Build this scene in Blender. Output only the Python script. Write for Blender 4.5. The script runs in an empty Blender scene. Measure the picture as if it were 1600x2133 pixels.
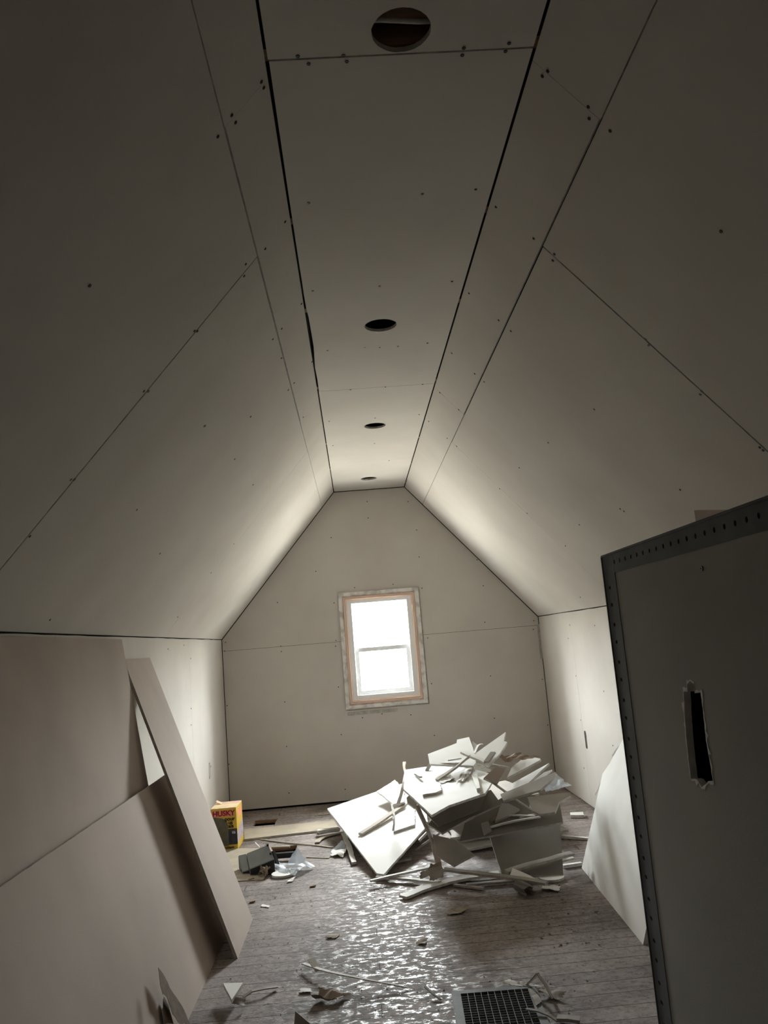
import bpy, bmesh, math, random
from mathutils import Vector, Matrix, noise
from mathutils.geometry import tessellate_polygon
random.seed(7)
sc = bpy.context.scene
col = sc.collection

# ---------------------------------------------------------------- camera
YAW, PITCH, ROLL = math.radians(2.606), math.radians(9.091), math.radians(-4.717)
FPX = 1688.2
CAM = Vector((0, 0, 1.2675))
_f = Vector((math.sin(YAW)*math.cos(PITCH), math.cos(YAW)*math.cos(PITCH), math.sin(PITCH)))
_r = Vector((math.cos(YAW), -math.sin(YAW), 0)); _u = _r.cross(_f)
RIGHT = _r*math.cos(ROLL) + _u*math.sin(ROLL)
UP = -_r*math.sin(ROLL) + _u*math.cos(ROLL)
FWD = _f
cd = bpy.data.cameras.new('camera'); cam = bpy.data.objects.new('camera', cd); col.objects.link(cam)
cd.sensor_fit = 'VERTICAL'; cd.sensor_height = 36; cd.lens = FPX*36/2133
cd.clip_start = 0.05
m = Matrix.Identity(4)
for i in range(3):
    m[i][0] = RIGHT[i]; m[i][1] = UP[i]; m[i][2] = -FWD[i]; m[i][3] = CAM[i]
cam.matrix_world = m
sc.camera = cam

# ---------------------------------------------------------------- room dimensions (metres)
XL, XR, D, KL, KR, H, CL, CR = -1.136, 1.559, 6.94, 1.398, 1.377, 2.589, -0.107, 0.511
YB = -2.0                                       # wall behind the camera
WX0, WX1, WZ0, WZ1 = -0.138, 0.556, 0.737, 1.712  # hole for the window

# ---------------------------------------------------------------- daylight
SKY = 86.0
w = bpy.data.worlds.new('sky_with_added_ground_glow'); sc.world = w; w.use_nodes = True
nt = w.node_tree; nt.nodes.clear()
tc = nt.nodes.new('ShaderNodeTexCoord'); sx = nt.nodes.new('ShaderNodeSeparateXYZ')
mr = nt.nodes.new('ShaderNodeFloatCurve')      # brightness against the sine of elevation (0..1 = -1..1)
cv = mr.mapping.curves[0]
cv.points[0].location = (0, .50); cv.points[1].location = (1, 1.0)  # straight-down end brightened, an added glow for the ceiling by the window
for p_ in ((.26, .36), (.40, .10), (.49, .12), (.53, .45), (.60, .95)): cv.points.new(*p_)
mr.mapping.update()
ms = nt.nodes.new('ShaderNodeMath'); ms.operation = 'MULTIPLY'; ms.inputs[1].default_value = SKY
cr = nt.nodes.new('ShaderNodeValToRGB')
cr.color_ramp.elements[0].position = 0.47; cr.color_ramp.elements[0].color = (1, .95, .82, 1)
cr.color_ramp.elements[1].position = 0.6; cr.color_ramp.elements[1].color = (.96, .98, 1, 1)
ma = nt.nodes.new('ShaderNodeMath'); ma.operation = 'MULTIPLY_ADD'; ma.inputs[1].default_value = .5; ma.inputs[2].default_value = .5
bg = nt.nodes.new('ShaderNodeBackground'); ow = nt.nodes.new('ShaderNodeOutputWorld')
L = nt.links.new
L(tc.outputs['Generated'], sx.inputs[0]); L(sx.outputs[2], ma.inputs[0])
L(ma.outputs[0], cr.inputs[0]); L(cr.outputs[0], bg.inputs[0]); L(ma.outputs[0], mr.inputs[1]); L(mr.outputs[0], ms.inputs[0]); L(ms.outputs[0], bg.inputs[1]); L(bg.outputs[0], ow.inputs[0])
# the window opening guides the sky sampling (a light portal adds no light of its own)
pl = bpy.data.lights.new('daylight_portal', 'AREA'); pl.shape = 'RECTANGLE'; pl.size = .56; pl.size_y = .88
pl.cycles.is_portal = True
po = bpy.data.objects.new('daylight_portal', pl); col.objects.link(po)
po.location = (.215, D+.262, 1.225); po.rotation_euler = (math.radians(-90), 0, 0)

sc.view_settings.view_transform = 'Standard'
sc.view_settings.look = 'None'
sc.view_settings.gamma = 1
sc.view_settings.use_curve_mapping = False
sc.view_settings.exposure = 1.42
sc.cycles.max_bounces = 14; sc.cycles.diffuse_bounces = 12; sc.cycles.transparent_max_bounces = 12
sc.cycles.sample_clamp_indirect = 6

# ---------------------------------------------------------------- pixel -> place helpers
def ray(x, y): return FWD + RIGHT*((x-800)/FPX) - UP*((y-1066.5)/FPX)
def hit(x, y, p, n):
    n = Vector(n); v = ray(x, y)
    return CAM + v*((Vector(p)-CAM).dot(n)/v.dot(n))
def at_z(x, y, z=0): return hit(x, y, (0, 0, z), (0, 0, 1))
def at_y(x, y, Y): return hit(x, y, (0, Y, 0), (0, 1, 0))
def at_x(x, y, X): return hit(x, y, (X, 0, 0), (1, 0, 0))
def A(x, y): return (660+x/2.7586, 1500+y/2.7586)
def B(x, y): return (840+x/4.4444, 1510+y/4.4444)
def Cc(x, y): return (400+x/4.4444, 1560+y/4.4444)

# ---------------------------------------------------------------- materials
def nmat(name):
    m = bpy.data.materials.new(name); m.use_nodes = True
    nt = m.node_tree; b = nt.nodes['Principled BSDF']
    return m, nt, b
def mat(name, c, c2=None, scale=3, rough=.85, bump=.0, bscale=200, metal=0, detail=4, lo=.35, hi=.65, stretch=None):
    m, nt, b = nmat(name); L = nt.links.new
    b.inputs['Roughness'].default_value = rough; b.inputs['Metallic'].default_value = metal
    b.inputs['Specular IOR Level'].default_value = .3
    tc = nt.nodes.new('ShaderNodeTexCoord'); src = tc.outputs['Object']
    if stretch:
        mp = nt.nodes.new('ShaderNodeMapping'); mp.inputs['Scale'].default_value = stretch
        L(src, mp.inputs[0]); src = mp.outputs[0]
    if c2 is None: c2 = tuple(v*.9 for v in c)
    n = nt.nodes.new('ShaderNodeTexNoise'); n.inputs['Scale'].default_value = scale; n.inputs['Detail'].default_value = detail
    L(src, n.inputs[0])
    r = nt.nodes.new('ShaderNodeValToRGB')
    r.color_ramp.elements[0].position = lo; r.color_ramp.elements[0].color = (*c2, 1)
    r.color_ramp.elements[1].position = hi; r.color_ramp.elements[1].color = (*c, 1)
    L(n.outputs[0], r.inputs[0]); L(r.outputs[0], b.inputs['Base Color'])
    if bump:
        n2 = nt.nodes.new('ShaderNodeTexNoise'); n2.inputs['Scale'].default_value = bscale; n2.inputs['Detail'].default_value = 3
        L(src, n2.inputs[0]); bp = nt.nodes.new('ShaderNodeBump'); bp.inputs['Strength'].default_value = bump
        bp.inputs['Distance'].default_value = .002
        L(n2.outputs[0], bp.inputs['Height']); L(bp.outputs[0], b.inputs['Normal'])
    return m
M = {}
def wallpaper_mat():
    # ivory face paper of plasterboard: faint mottling, sparse handling scuffs
    m, nt, b = nmat('plasterboard_face_paper'); L = nt.links.new
    b.inputs['Roughness'].default_value = .82; b.inputs['Specular IOR Level'].default_value = .25
    tc = nt.nodes.new('ShaderNodeTexCoord')
    n = nt.nodes.new('ShaderNodeTexNoise'); n.inputs['Scale'].default_value = 2.2; n.inputs['Detail'].default_value = 6
    L(tc.outputs['Object'], n.inputs[0])
    r = nt.nodes.new('ShaderNodeValToRGB')
    r.color_ramp.elements[0].position = .3; r.color_ramp.elements[0].color = (.54, .505, .465, 1)
    r.color_ramp.elements[1].position = .7; r.color_ramp.elements[1].color = (.605, .575, .53, 1)
    L(n.outputs[0], r.inputs[0])
    mp = nt.nodes.new('ShaderNodeMapping'); mp.inputs['Scale'].default_value = (5, 1.3, 5); mp.inputs['Rotation'].default_value = (.3, .2, .5)
    L(tc.outputs['Object'], mp.inputs[0])
    n3 = nt.nodes.new('ShaderNodeTexNoise'); n3.inputs['Scale'].default_value = 3.0; n3.inputs['Detail'].default_value = 8; n3.inputs['Roughness'].default_value = .65
    L(mp.outputs[0], n3.inputs[0])
    r3 = nt.nodes.new('ShaderNodeValToRGB')
    r3.color_ramp.elements[0].position = .66; r3.color_ramp.elements[0].color = (0, 0, 0, 1)
    r3.color_ramp.elements[1].position = .8; r3.color_ramp.elements[1].color = (.45, .45, .45, 1)
    L(n3.outputs[0], r3.inputs[0])
    mx = nt.nodes.new('ShaderNodeMix'); mx.data_type = 'RGBA'; mx.inputs[7].default_value = (.4, .37, .33, 1)
    L(r3.outputs[0], mx.inputs[0]); L(r.outputs[0], mx.inputs[6]); L(mx.outputs[2], b.inputs['Base Color'])
    n2 = nt.nodes.new('ShaderNodeTexNoise'); n2.inputs['Scale'].default_value = 260
    L(tc.outputs['Object'], n2.inputs[0]); bp = nt.nodes.new('ShaderNodeBump'); bp.inputs['Strength'].default_value = .12; bp.inputs['Distance'].default_value = .001
    L(n2.outputs[0], bp.inputs['Height']); L(bp.outputs[0], b.inputs['Normal'])
    return m
M['wall'] = wallpaper_mat()
M['face'] = mat('white_face_paper', (.84, .83, .80), (.76, .74, .70), 3, .8, .1, 220)
M['back'] = mat('grey_back_paper', (.47, .39, .335), (.38, .315, .27), 1.6, .85, .15, 180, detail=7)
M['backfine'] = mat('grey_scrap_back_paper', (.42, .39, .35), (.33, .305, .275), 4, .85, .15, 180)
M['gyp'] = mat('gypsum_core', (.72, .71, .68), (.55, .53, .50), 40, .95, .6, 120)
M['gypdirty'] = mat('dusty_gypsum_edge', (.50, .48, .44), (.36, .34, .31), 30, .95, .6, 120)
M['darkbrown'] = mat('dark_torn_paper', (.17, .12, .085), (.10, .07, .05), 25, .9, .4, 90)
M['fresh'] = mat('freshly_torn_white_paper', (.9, .9, .88), (.75, .74, .72), 60, .9, .4, 150)
M['shaded_olive'] = mat('shaded_olive_back_paper', (.24, .22, .185), (.19, .175, .15), 4, .85, .15, 180)  # pile shade put into the colour: darkened copy of scrap back paper
M['brown'] = mat('torn_brown_paper', (.38, .29, .21), (.26, .20, .15), 12, .9, .3, 90)
M['dark'] = mat('cavity_shade', (.02, .018, .016), (.012, .011, .01), 5, 1)  # near-black, stands in for the shade inside voids and holes
M['screw'] = mat('black_screw', (.03, .028, .026), (.015, .015, .015), 60, .45)
M['vinyl'] = mat('white_vinyl', (.86, .87, .88), (.82, .83, .84), 4, .4)
M['casing'] = mat('smudged_white_paint', (.78, .76, .73), (.50, .48, .45), 14, .75, .4, 60, lo=.36, hi=.55)
M['wood'] = mat('bare_pine', (.68, .46, .34), (.58, .37, .26), 6, .6, .2, 40, stretch=(3, 3, 1))
M['pinewhite'] = mat('whitewashed_pine', (.78, .71, .66), (.72, .63, .57), 6, .6, .2, 40)
M['lumber'] = mat('rough_lumber', (.34, .21, .13), (.22, .13, .08), 9, .8, .3, 40, stretch=(1, 6, 6))
M['tan'] = mat('tan_cardboard', (.46, .40, .31), (.36, .31, .24), 5, .9, .2, 100)
M['metal'] = mat('galvanised_steel', (.22, .225, .225), (.15, .155, .155), 14, .75, .1, 80, metal=.15)
M['bead'] = mat('dull_steel_bead', (.15, .16, .17), (.11, .118, .125), 10, .8, .1, 80, metal=0)
M['stairwall'] = mat('dark_grey_board_paper', (.40, .395, .37), (.36, .355, .335), 3, .85, .1, 220)  # darker grey than the other wall boards
M['greyp'] = mat('grey_plastic', (.27, .28, .28), (.22, .23, .23), 10, .5)
M['black'] = mat('black_plastic', (.02, .02, .022), (.012, .012, .013), 10, .45)
M['yellow'] = mat('yellow_carton', (.68, .45, .06), (.58, .37, .05), 12, .6)
M['ctop'] = mat('faded_carton_lid', (.80, .66, .38), (.80, .50, .42), 16, .6, lo=.42, hi=.52)
M['red'] = mat('red_ink', (.50, .02, .045), (.42, .015, .04), 20, .6)
M['pink'] = mat('pink_ink', (.80, .33, .22), (.72, .28, .16), 20, .6)
M['ink'] = mat('black_ink', (.03, .025, .015), (.02, .018, .012), 20, .6)
M['bagprint'] = mat('printed_dark_bag', (.15, .135, .09), (.10, .09, .06), 30, .6)
M['bagprint2'] = mat('printed_dark_scene', (.05, .05, .05), (.02, .025, .035), 60, .6)
M['lilac'] = mat('printed_lilac', (.35, .30, .38), (.5, .42, .42), 40, .6, lo=.45, hi=.55)
M['dust'] = mat('dirt_crumbs', (.16, .14, .12), (.06, .05, .045), 30, .95)
M['foil'] = mat('crinkled_foil', (.5, .48, .44), (.2, .19, .17), 40, .3, .8, 60, metal=.8)
m_, nt_, b_ = nmat('clear_plastic_film')
b_.inputs['Base Color'].default_value = (.8, .86, .93, 1); b_.inputs['Roughness'].default_value = .25
b_.inputs['Alpha'].default_value = .5
M['film'] = m_
m_, nt_, b_ = nmat('window_glass')
nt_.nodes.remove(b_); tr = nt_.nodes.new('ShaderNodeBsdfTransparent'); tr.inputs[0].default_value = (.95, .97, .96, 1)
gl = nt_.nodes.new('ShaderNodeBsdfGlossy'); gl.inputs['Roughness'].default_value = .02; fr = nt_.nodes.new('ShaderNodeMixShader'); fr.inputs[0].default_value = .05
nt_.links.new(tr.outputs[0], fr.inputs[1]); nt_.links.new(gl.outputs[0], fr.inputs[2])
nt_.links.new(fr.outputs[0], nt_.nodes['Material Output'].inputs[0])
M['glass'] = m_

def floor_mat():
    m, nt, b = nmat('worn_plank_floor'); N = nt.nodes.new; L = nt.links.new
    tc = N('ShaderNodeTexCoord')
    br = N('ShaderNodeTexBrick'); br.offset = .37; br.offset_frequency = 2
    br.inputs['Scale'].default_value = 1; br.inputs['Brick Width'].default_value = 1.9; br.inputs['Row Height'].default_value = .098
    br.inputs['Mortar Size'].default_value = .0022; br.inputs['Mortar Smooth'].default_value = .2; br.inputs['Bias'].default_value = 0
    br.inputs['Color1'].default_value = (.0, .0, .0, 1); br.inputs['Color2'].default_value = (1, 1, 1, 1)
    wob = N('ShaderNodeTexNoise'); wob.inputs['Scale'].default_value = 2.5
    L(tc.outputs['Object'], wob.inputs[0])
    vm = N('ShaderNodeVectorMath'); vm.operation = 'MULTIPLY_ADD'; vm.inputs[1].default_value = (.018, .022, 0)
    L(wob.outputs[1], vm.inputs[0]); L(tc.outputs['Object'], vm.inputs[2]); L(vm.outputs[0], br.inputs[0])
    # grain along the planks
    mp = N('ShaderNodeMapping'); mp.inputs['Scale'].default_value = (1.5, 14, 1); L(tc.outputs['Object'], mp.inputs[0])
    gr = N('ShaderNodeTexNoise'); gr.inputs['Scale'].default_value = 3; gr.inputs['Detail'].default_value = 8; gr.inputs['Roughness'].default_value = .65; L(mp.outputs[0], gr.inputs[0])
    gc = N('ShaderNodeValToRGB'); e = gc.color_ramp.elements
    e[0].position = .3; e[0].color = (.17, .135, .12, 1); e[1].position = .7; e[1].color = (.29, .24, .215, 1)
    L(gr.outputs[0], gc.inputs[0])
    # patches of worn mauve paint and plaster dust
    pa = N('ShaderNodeTexNoise'); pa.inputs['Scale'].default_value = 1.6; pa.inputs['Detail'].default_value = 9; pa.inputs['Roughness'].default_value = .7; L(tc.outputs['Object'], pa.inputs[0])
    pr = N('ShaderNodeValToRGB'); e = pr.color_ramp.elements; e[0].position = .42; e[0].color = (0, 0, 0, 1); e[1].position = .58; e[1].color = (.9, .9, .9, 1)
    L(pa.outputs[0], pr.inputs[0])
    m1 = N('ShaderNodeMix'); m1.data_type = 'RGBA'; m1.inputs[7].default_value = (.43, .365, .34, 1)
    L(pr.outputs[0], m1.inputs[0]); L(gc.outputs[0], m1.inputs[6])
    # per board tint
    m2 = N('ShaderNodeMix'); m2.data_type = 'RGBA'; m2.blend_type = 'MULTIPLY'; m2.inputs[0].default_value = .3
    L(m1.outputs[2], m2.inputs[6]); L(br.outputs[0], m2.inputs[7])
    # fine dirt specks
    sp = N('ShaderNodeTexNoise'); sp.inputs['Scale'].default_value = 42; sp.inputs['Detail'].default_value = 6; sp.inputs['Roughness'].default_value = .7; L(tc.outputs['Object'], sp.inputs[0])
    sr = N('ShaderNodeValToRGB'); e = sr.color_ramp.elements; e[0].position = .36; e[0].color = (.35, .35, .35, 1); e[1].position = .52; e[1].color = (1, 1, 1, 1)
    L(sp.outputs[0], sr.inputs[0])
    m3 = N('ShaderNodeMix'); m3.data_type = 'RGBA'; m3.blend_type = 'MULTIPLY'; m3.inputs[0].default_value = .75
    L(m2.outputs[2], m3.inputs[6]); L(sr.outputs[0], m3.inputs[7])
    m4 = N('ShaderNodeMix'); m4.data_type = 'RGBA'; m4.inputs[7].default_value = (.02, .016, .014, 1)
    L(br.outputs[1], m4.inputs[0]); L(m3.outputs[2], m4.inputs[6]); L(m4.outputs[2], b.inputs['Base Color'])
    # remnants of varnish: shiny in ragged patches
    ro = N('ShaderNodeTexNoise'); ro.inputs['Scale'].default_value = 20; ro.inputs['Detail'].default_value = 10; ro.inputs['Roughness'].default_value = .75
    mp2 = N('ShaderNodeMapping'); mp2.inputs['Scale'].default_value = (1, 1.7, 1); L(tc.outputs['Object'], mp2.inputs[0]); L(mp2.outputs[0], ro.inputs[0])
    rr = N('ShaderNodeValToRGB'); e = rr.color_ramp.elements; e[0].position = .51; e[0].color = (.85, .85, .85, 1); e[1].position = .62; e[1].color = (.15, .15, .15, 1)
    L(ro.outputs[0], rr.inputs[0]); L(rr.outputs[0], b.inputs['Roughness'])
    b.inputs['Specular IOR Level'].default_value = .4
    # relief
    ad = N('ShaderNodeMath'); ad.operation = 'MULTIPLY_ADD'; ad.inputs[1].default_value = .15
    L(gr.outputs[0], ad.inputs[0])
    n9 = N('ShaderNodeTexNoise'); n9.inputs['Scale'].default_value = 85; n9.inputs['Detail'].default_value = 5; L(mp2.outputs[0], n9.inputs[0])
    L(n9.outputs[0], ad.inputs[2])
    sb = N('ShaderNodeMath'); sb.operation = 'SUBTRACT'; L(ad.outputs[0], sb.inputs[0]); L(br.outputs[1], sb.inputs[1])
    bp = N('ShaderNodeBump'); bp.inputs['Strength'].default_value = .38; bp.inputs['Distance'].default_value = .004
    L(sb.outputs[0], bp.inputs['Height']); L(bp.outputs[0], b.inputs['Normal'])
    return m
M['floor'] = floor_mat()

# ---------------------------------------------------------------- object helpers
def link(name, me, mats, parent=None):
    o = bpy.data.objects.new(name, me)
    for k in mats: me.materials.append(M[k])
    col.objects.link(o)
    if parent: o.parent = parent
    return o
def fin(bm, name, mats, parent=None, smooth=False):
    me = bpy.data.meshes.new(name)
    bmesh.ops.recalc_face_normals(bm, faces=bm.faces)
    if smooth:
        for f in bm.faces: f.smooth = True
    bm.to_mesh(me); bm.free()
    return link(name, me, mats, parent)
def tag(o, label, cat, group=None):
    o['label'] = label; o['category'] = cat
    if group: o['group'] = group
    return o
def struct(o): o['kind'] = 'structure'; return o
def empty(name, loc=(0, 0, 0), rz=0):
    o = bpy.data.objects.new(name, None); o.location = loc; o.rotation_euler = (0, 0, rz)
    o.empty_display_size = .05; col.objects.link(o); return o

def slab_bm(bm, loop, n, t, holes=(), mi=(0, 1, 2), slant=0):
    """flat board: face loop (with holes), thickness t away from normal n"""
    n = Vector(n).normalized()
    loops = [list(map(Vector, loop))] + [list(map(Vector, h)) for h in holes]
    flat = [p for lp in loops for p in lp]
    tris = tessellate_polygon(loops)
    top = [bm.verts.new(p) for p in flat]; bot = [bm.verts.new(p - n*t) for p in flat]
    for tr in tris:
        try:
            f = bm.faces.new([top[i] for i in tr]); f.material_index = mi[0]
            f = bm.faces.new([bot[i] for i in reversed(tr)]); f.material_index = mi[2]
        except ValueError: pass
    k = 0
    for lp in loops:
        c = len(lp)
        for i in range(c):
            a, b = k+i, k+(i+1) % c
            try:
                f = bm.faces.new([top[a], top[b], bot[b], bot[a]]); f.material_index = mi[1]
            except ValueError: pass
        k += c
def rough(loop, amp, step, skip=()):
    out = []; c = len(loop)
    nrm = None
    for i in range(c):
        a, b = Vector(loop[i]), Vector(loop[(i+1) % c]); out.append(a)
        if i in skip: continue
        d = b-a; k = int(d.length/step)
        if k < 2: continue
        if nrm is None:
            nrm = (Vector(loop[1])-Vector(loop[0])).cross(Vector(loop[2])-Vector(loop[1]))
            if nrm.length < 1e-9: nrm = Vector((0, 0, 1))
            nrm.normalize()
        s = d.normalized().cross(nrm)
        for j in range(1, k): out.append(a + d*(j/k) + s*random.uniform(-amp, amp))
    return out
def slab(name, loop, n, t, mats, parent=None, holes=()):
    bm = bmesh.new(); slab_bm(bm, loop, n, t, holes)
    return fin(bm, name, mats, parent)
def box_bm(bm, c, s, mi=0, rot=None):
    vs = []
    for dx in (-.5, .5):
        for dy in (-.5, .5):
            for dz in (-.5, .5):
                v = Vector((dx*s[0], dy*s[1], dz*s[2]))
                if rot: v = rot @ v
                vs.append(bm.verts.new(Vector(c)+v))
    for q in ((0, 1, 3, 2), (4, 6, 7, 5), (0, 4, 5, 1), (2, 3, 7, 6), (0, 2, 6, 4), (1, 5, 7, 3)):
        f = bm.faces.new([vs[i] for i in q]); f.material_index = mi
def strip_bm(bm, pts, w, t, up=(0, 0, 1), jit=.0, taper=1.0, twist=0):
    """bent lath: rectangular section carried along a polyline"""
    P = [Vector(p) for p in pts]; fine = [P[0]]
    for a, b in zip(P, P[1:]):
        k = max(1, int((b-a).length/.05))
        for j in range(1, k+1): fine.append(a+(b-a)*(j/k))
    # smooth bends
    for _ in range(2):
        q = fine[:]
        for i in range(1, len(fine)-1): q[i] = fine[i-1]*.25+fine[i]*.5+fine[i+1]*.25
        fine = q
    rings = []; c = len(fine)
    for i, p in enumerate(fine):
        d = (fine[min(i+1, c-1)]-fine[max(i-1, 0)]).normalized()
        s = d.cross(Vector(up)).normalized(); u = s.cross(d)
        if twist:
            R = Matrix.Rotation(twist*i/c, 3, d); s = R @ s; u = R @ u
        ww = w*(1+(taper-1)*i/(c-1))*(1+random.uniform(-jit, jit)*.5)
        j1 = random.uniform(-jit, jit)*w*.4
        rings.append([bm.verts.new(p+s*(a*ww/2+j1)+u*(b*t/2)) for a, b in ((-1, -1), (1, -1), (1, 1), (-1, 1))])
    for r1, r2 in zip(rings, rings[1:]):
        for k in range(4):
            f = bm.faces.new([r1[k], r1[(k+1) % 4], r2[(k+1) % 4], r2[k]]); f.material_index = (2, 1, 0, 1)[k]
    bm.faces.new(rings[0]).material_index = 1; bm.faces.new(rings[-1]).material_index = 1
def paper_bm(bm, c4, amp, seed=0, nx=12, ny=12, t=.0008, freq=9, curl=0, ragged=.12):
    """crumpled sheet between four corners"""
    c4 = [Vector(c) for c in c4]
    n = (c4[1]-c4[0]).cross(c4[3]-c4[0]).normalized()
    if n.z < 0: n = -n
    e1 = (c4[1]-c4[0]); e2 = (c4[3]-c4[0]); top = []; bot = []
    for i in range(nx+1):
        for j in range(ny+1):
            a, b = i/nx, j/ny
            p = (c4[0]*(1-a)+c4[1]*a)*(1-b)+(c4[3]*(1-a)+c4[2]*a)*b
            h = noise.noise(p*freq+Vector((seed*7.3, 0, 0)))+.5*noise.noise(p*freq*2.3+Vector((0, seed*3.1, 0)))
            h = abs(h)*amp*1.5
            if curl: h += curl*(2*a-1)**2
            if i in (0, nx): p = p+e1*random.uniform(-ragged, ragged)*.5
            if j in (0, ny): p = p+e2*random.uniform(-ragged, ragged)*.5
            p = p+n*h
            top.append(bm.verts.new(p)); bot.append(bm.verts.new(p-n*t))
    I = lambda i, j: i*(ny+1)+j
    for i in range(nx):
        for j in range(ny):
            q = [I(i, j), I(i+1, j), I(i+1, j+1), I(i, j+1)]
            bm.faces.new([top[k] for k in q]).material_index = 0
            bm.faces.new([bot[k] for k in reversed(q)]).material_index = 1
    edge = [I(i, 0) for i in range(nx+1)]+[I(nx, j) for j in range(1, ny+1)]+[I(i, ny) for i in range(nx-1, -1, -1)]+[I(0, j) for j in range(ny-1, 0, -1)]
    for a, b in zip(edge, edge[1:]+edge[:1]): bm.faces.new([top[a], top[b], bot[b], bot[a]]).material_index = 1
def tube_bm(bm, pts, r, seg=8, mi=0):
    P = [Vector(p) for p in pts]; rings = []; c = len(P)
    for i, p in enumerate(P):
        d = (P[min(i+1, c-1)]-P[max(i-1, 0)]).normalized()
        s = d.cross(Vector((.13, .21, 1))).normalized(); u = s.cross(d)
        rings.append([bm.verts.new(p+s*(r*math.cos(2*math.pi*k/seg))+u*(r*math.sin(2*math.pi*k/seg))) for k in range(seg)])
    for a, b in zip(rings, rings[1:]):
        for k in range(seg): bm.faces.new([a[k], a[(k+1) % seg], b[(k+1) % seg], b[k]]).material_index = mi
    bm.faces.new(rings[0]).material_index = mi; bm.faces.new(rings[-1]).material_index = mi
def circle(c, r, U, V, k=28, jit=0):
    return [Vector(c)+Vector(U)*(math.cos(2*math.pi*i/k)*r*(1+random.uniform(-jit, jit)))+Vector(V)*(math.sin(2*math.pi*i/k)*r*(1+random.uniform(-jit, jit))) for i in range(k)]
def rect(O, U, V, a0, a1, b0, b1): return [O+U*a0+V*b0, O+U*a1+V*b0, O+U*a1+V*b1, O+U*a0+V*b1]

# ================================================================ STRUCTURE
TW = .0127
PM = ['wall', 'gyp', 'back']
# screw head shared by every screw
def screw_mesh():
    bm = bmesh.new(); r = .0046; k = 14
    prof = [(r, -.001), (r, .0008), (r*.85, .0014), (r*.4, .0013), (r*.3, .0004)]
    rings = [[bm.verts.new((math.cos(2*math.pi*i/k)*a, math.sin(2*math.pi*i/k)*a, z)) for i in range(k)] for a, z in prof]
    for a, b in zip(rings, rings[1:]):
        for i in range(k): bm.faces.new([a[i], a[(i+1) % k], b[(i+1) % k], b[i]])
    bm.faces.new(rings[-1]); bm.faces.new(rings[0])
    me = bpy.data.meshes.new('screw'); bmesh.ops.recalc_face_normals(bm, faces=bm.faces); bm.to_mesh(me); bm.free()
    me.materials.append(M['screw']); return me
SCREW = screw_mesh()
def screws(parent, pts, p0, n):
    n = Vector(n).normalized(); q = n.to_track_quat('Z', 'Y')
    for x, y in pts:
        P = hit(x, y, p0, n)
        o = bpy.data.objects.new('screw', SCREW); o.parent = parent
        o.location = P+n*.0004; o.rotation_mode = 'QUATERNION'; o.rotation_quaternion = q
        col.objects.link(o)
def c7(l): return [(400+x*.625, y*.625) for x, y in l]
def c2(l): return [(400+x*.5625, 540+y*.5625) for x, y in l]

G = .003    # half joint gap
# ---- ceiling (flat strip)
X, Y, Z = Vector((1, 0, 0)), Vector((0, 1, 0)), Vector((0, 0, 1))
ceil = struct(empty('ceiling', (0, 0, 0)))
yj0 = 1.66; yj1 = 4.10
yj2 = at_z(770, 961, H).y
HOLES = [(at_z(835, 76, H), .066), (at_z(793, 678, H), .068), (at_z(781, 887, H), .066), (at_z(768, 997, H), .064)]
def ceil_panel(y0, y1, x0=CL+.004, x1=CR-.004, l=None):
    O = Vector((0, 0, H)); loop = rect(O, X, Y, x0, x1, y0, y1)
    hs = [circle(c, r, X, Y, 48, .012) for c, r in HOLES if y0 < c.y < y1]
    return slab('drywall_panel', l or loop, (0, 0, -1), TW, PM, ceil, hs)
# first hole sits on the joint's near side
HOLES[0][0].y = min(HOLES[0][0].y, yj0-.072)
ceil_panel(YB, yj0-G)
# second panel: chewed left edge beyond mid length
lp = [Vector((CR-.004, yj0+G, H)), Vector((CR-.004, yj1-G/2, H)), Vector((CL+.006, yj1-G/2, H))]
for (px, py) in [(667, 790), (661, 765), (660, 722), (655, 690), (650, 660), (645, 640), (637, 612), (637, 585), (632, 560), (621, 520)]:
    q = at_z(px, py, H); lp.append(Vector((max(CL+.004, q.x-.014), q.y, H)))
lp += [Vector((CL+.004, 2.2, H)), Vector((CL+.006, yj0+G, H))]
ceil_panel(yj0+G, yj1-G/2, l=lp)
ceil_panel(yj1+G/2, yj2-.0008); ceil_panel(yj2+.0008, D-.006)
scr = c7([(353, 187), (389, 213), (505, 185), (516, 205), (906, 160), (901, 184), (1057, 144), (1045, 171), (389, 676), (768, 646), (946, 631)]) + \
    c2([(695, 100), (447, 117), (963, 82), (872, 310), (763, 322), (695, 327), (640, 328), (502, 338), (587, 483), (716, 473), (854, 463), (508, 600), (678, 588), (841, 575), (522, 690), (676, 682), (730, 745)])
screws(ceil, scr, (0, 0, H), (0, 0, -1))
# joists, a strap and a scrap of foil above the strip
bm = bmesh.new()
for yy in (YB+.2, -.9, 0, .9, 1.665, 2.4, 3.1, 4.1, 5.3, 6.1, 6.85): box_bm(bm, ((CL+CR)/2, yy, H+TW+.05), (.9, .038, .09))
fin(bm, 'joist', ['lumber'], ceil)
bm = bmesh.new(); box_bm(bm, ((CL+CR)/2, (D+YB)/2, H+.16), (1.0, D-YB, .03)); fin(bm, 'attic_board', ['dark'], ceil)
bm = bmesh.new(); c = HOLES[0][0]
box_bm(bm, (c.x, c.y-.02, H+.075), (.36, .10, .05)); fin(bm, 'cross_block', ['lumber'], ceil)
bm = bmesh.new(); tube_bm(bm, [(c.x-.12, c.y+.0, H+.03), (c.x-.04, c.y+.004, H+.033), (c.x+.04, c.y+.008, H+.028), (c.x+.12, c.y+.012, H+.03)], .006, 8)
fin(bm, 'cable', ['gyp'], ceil, True)

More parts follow.
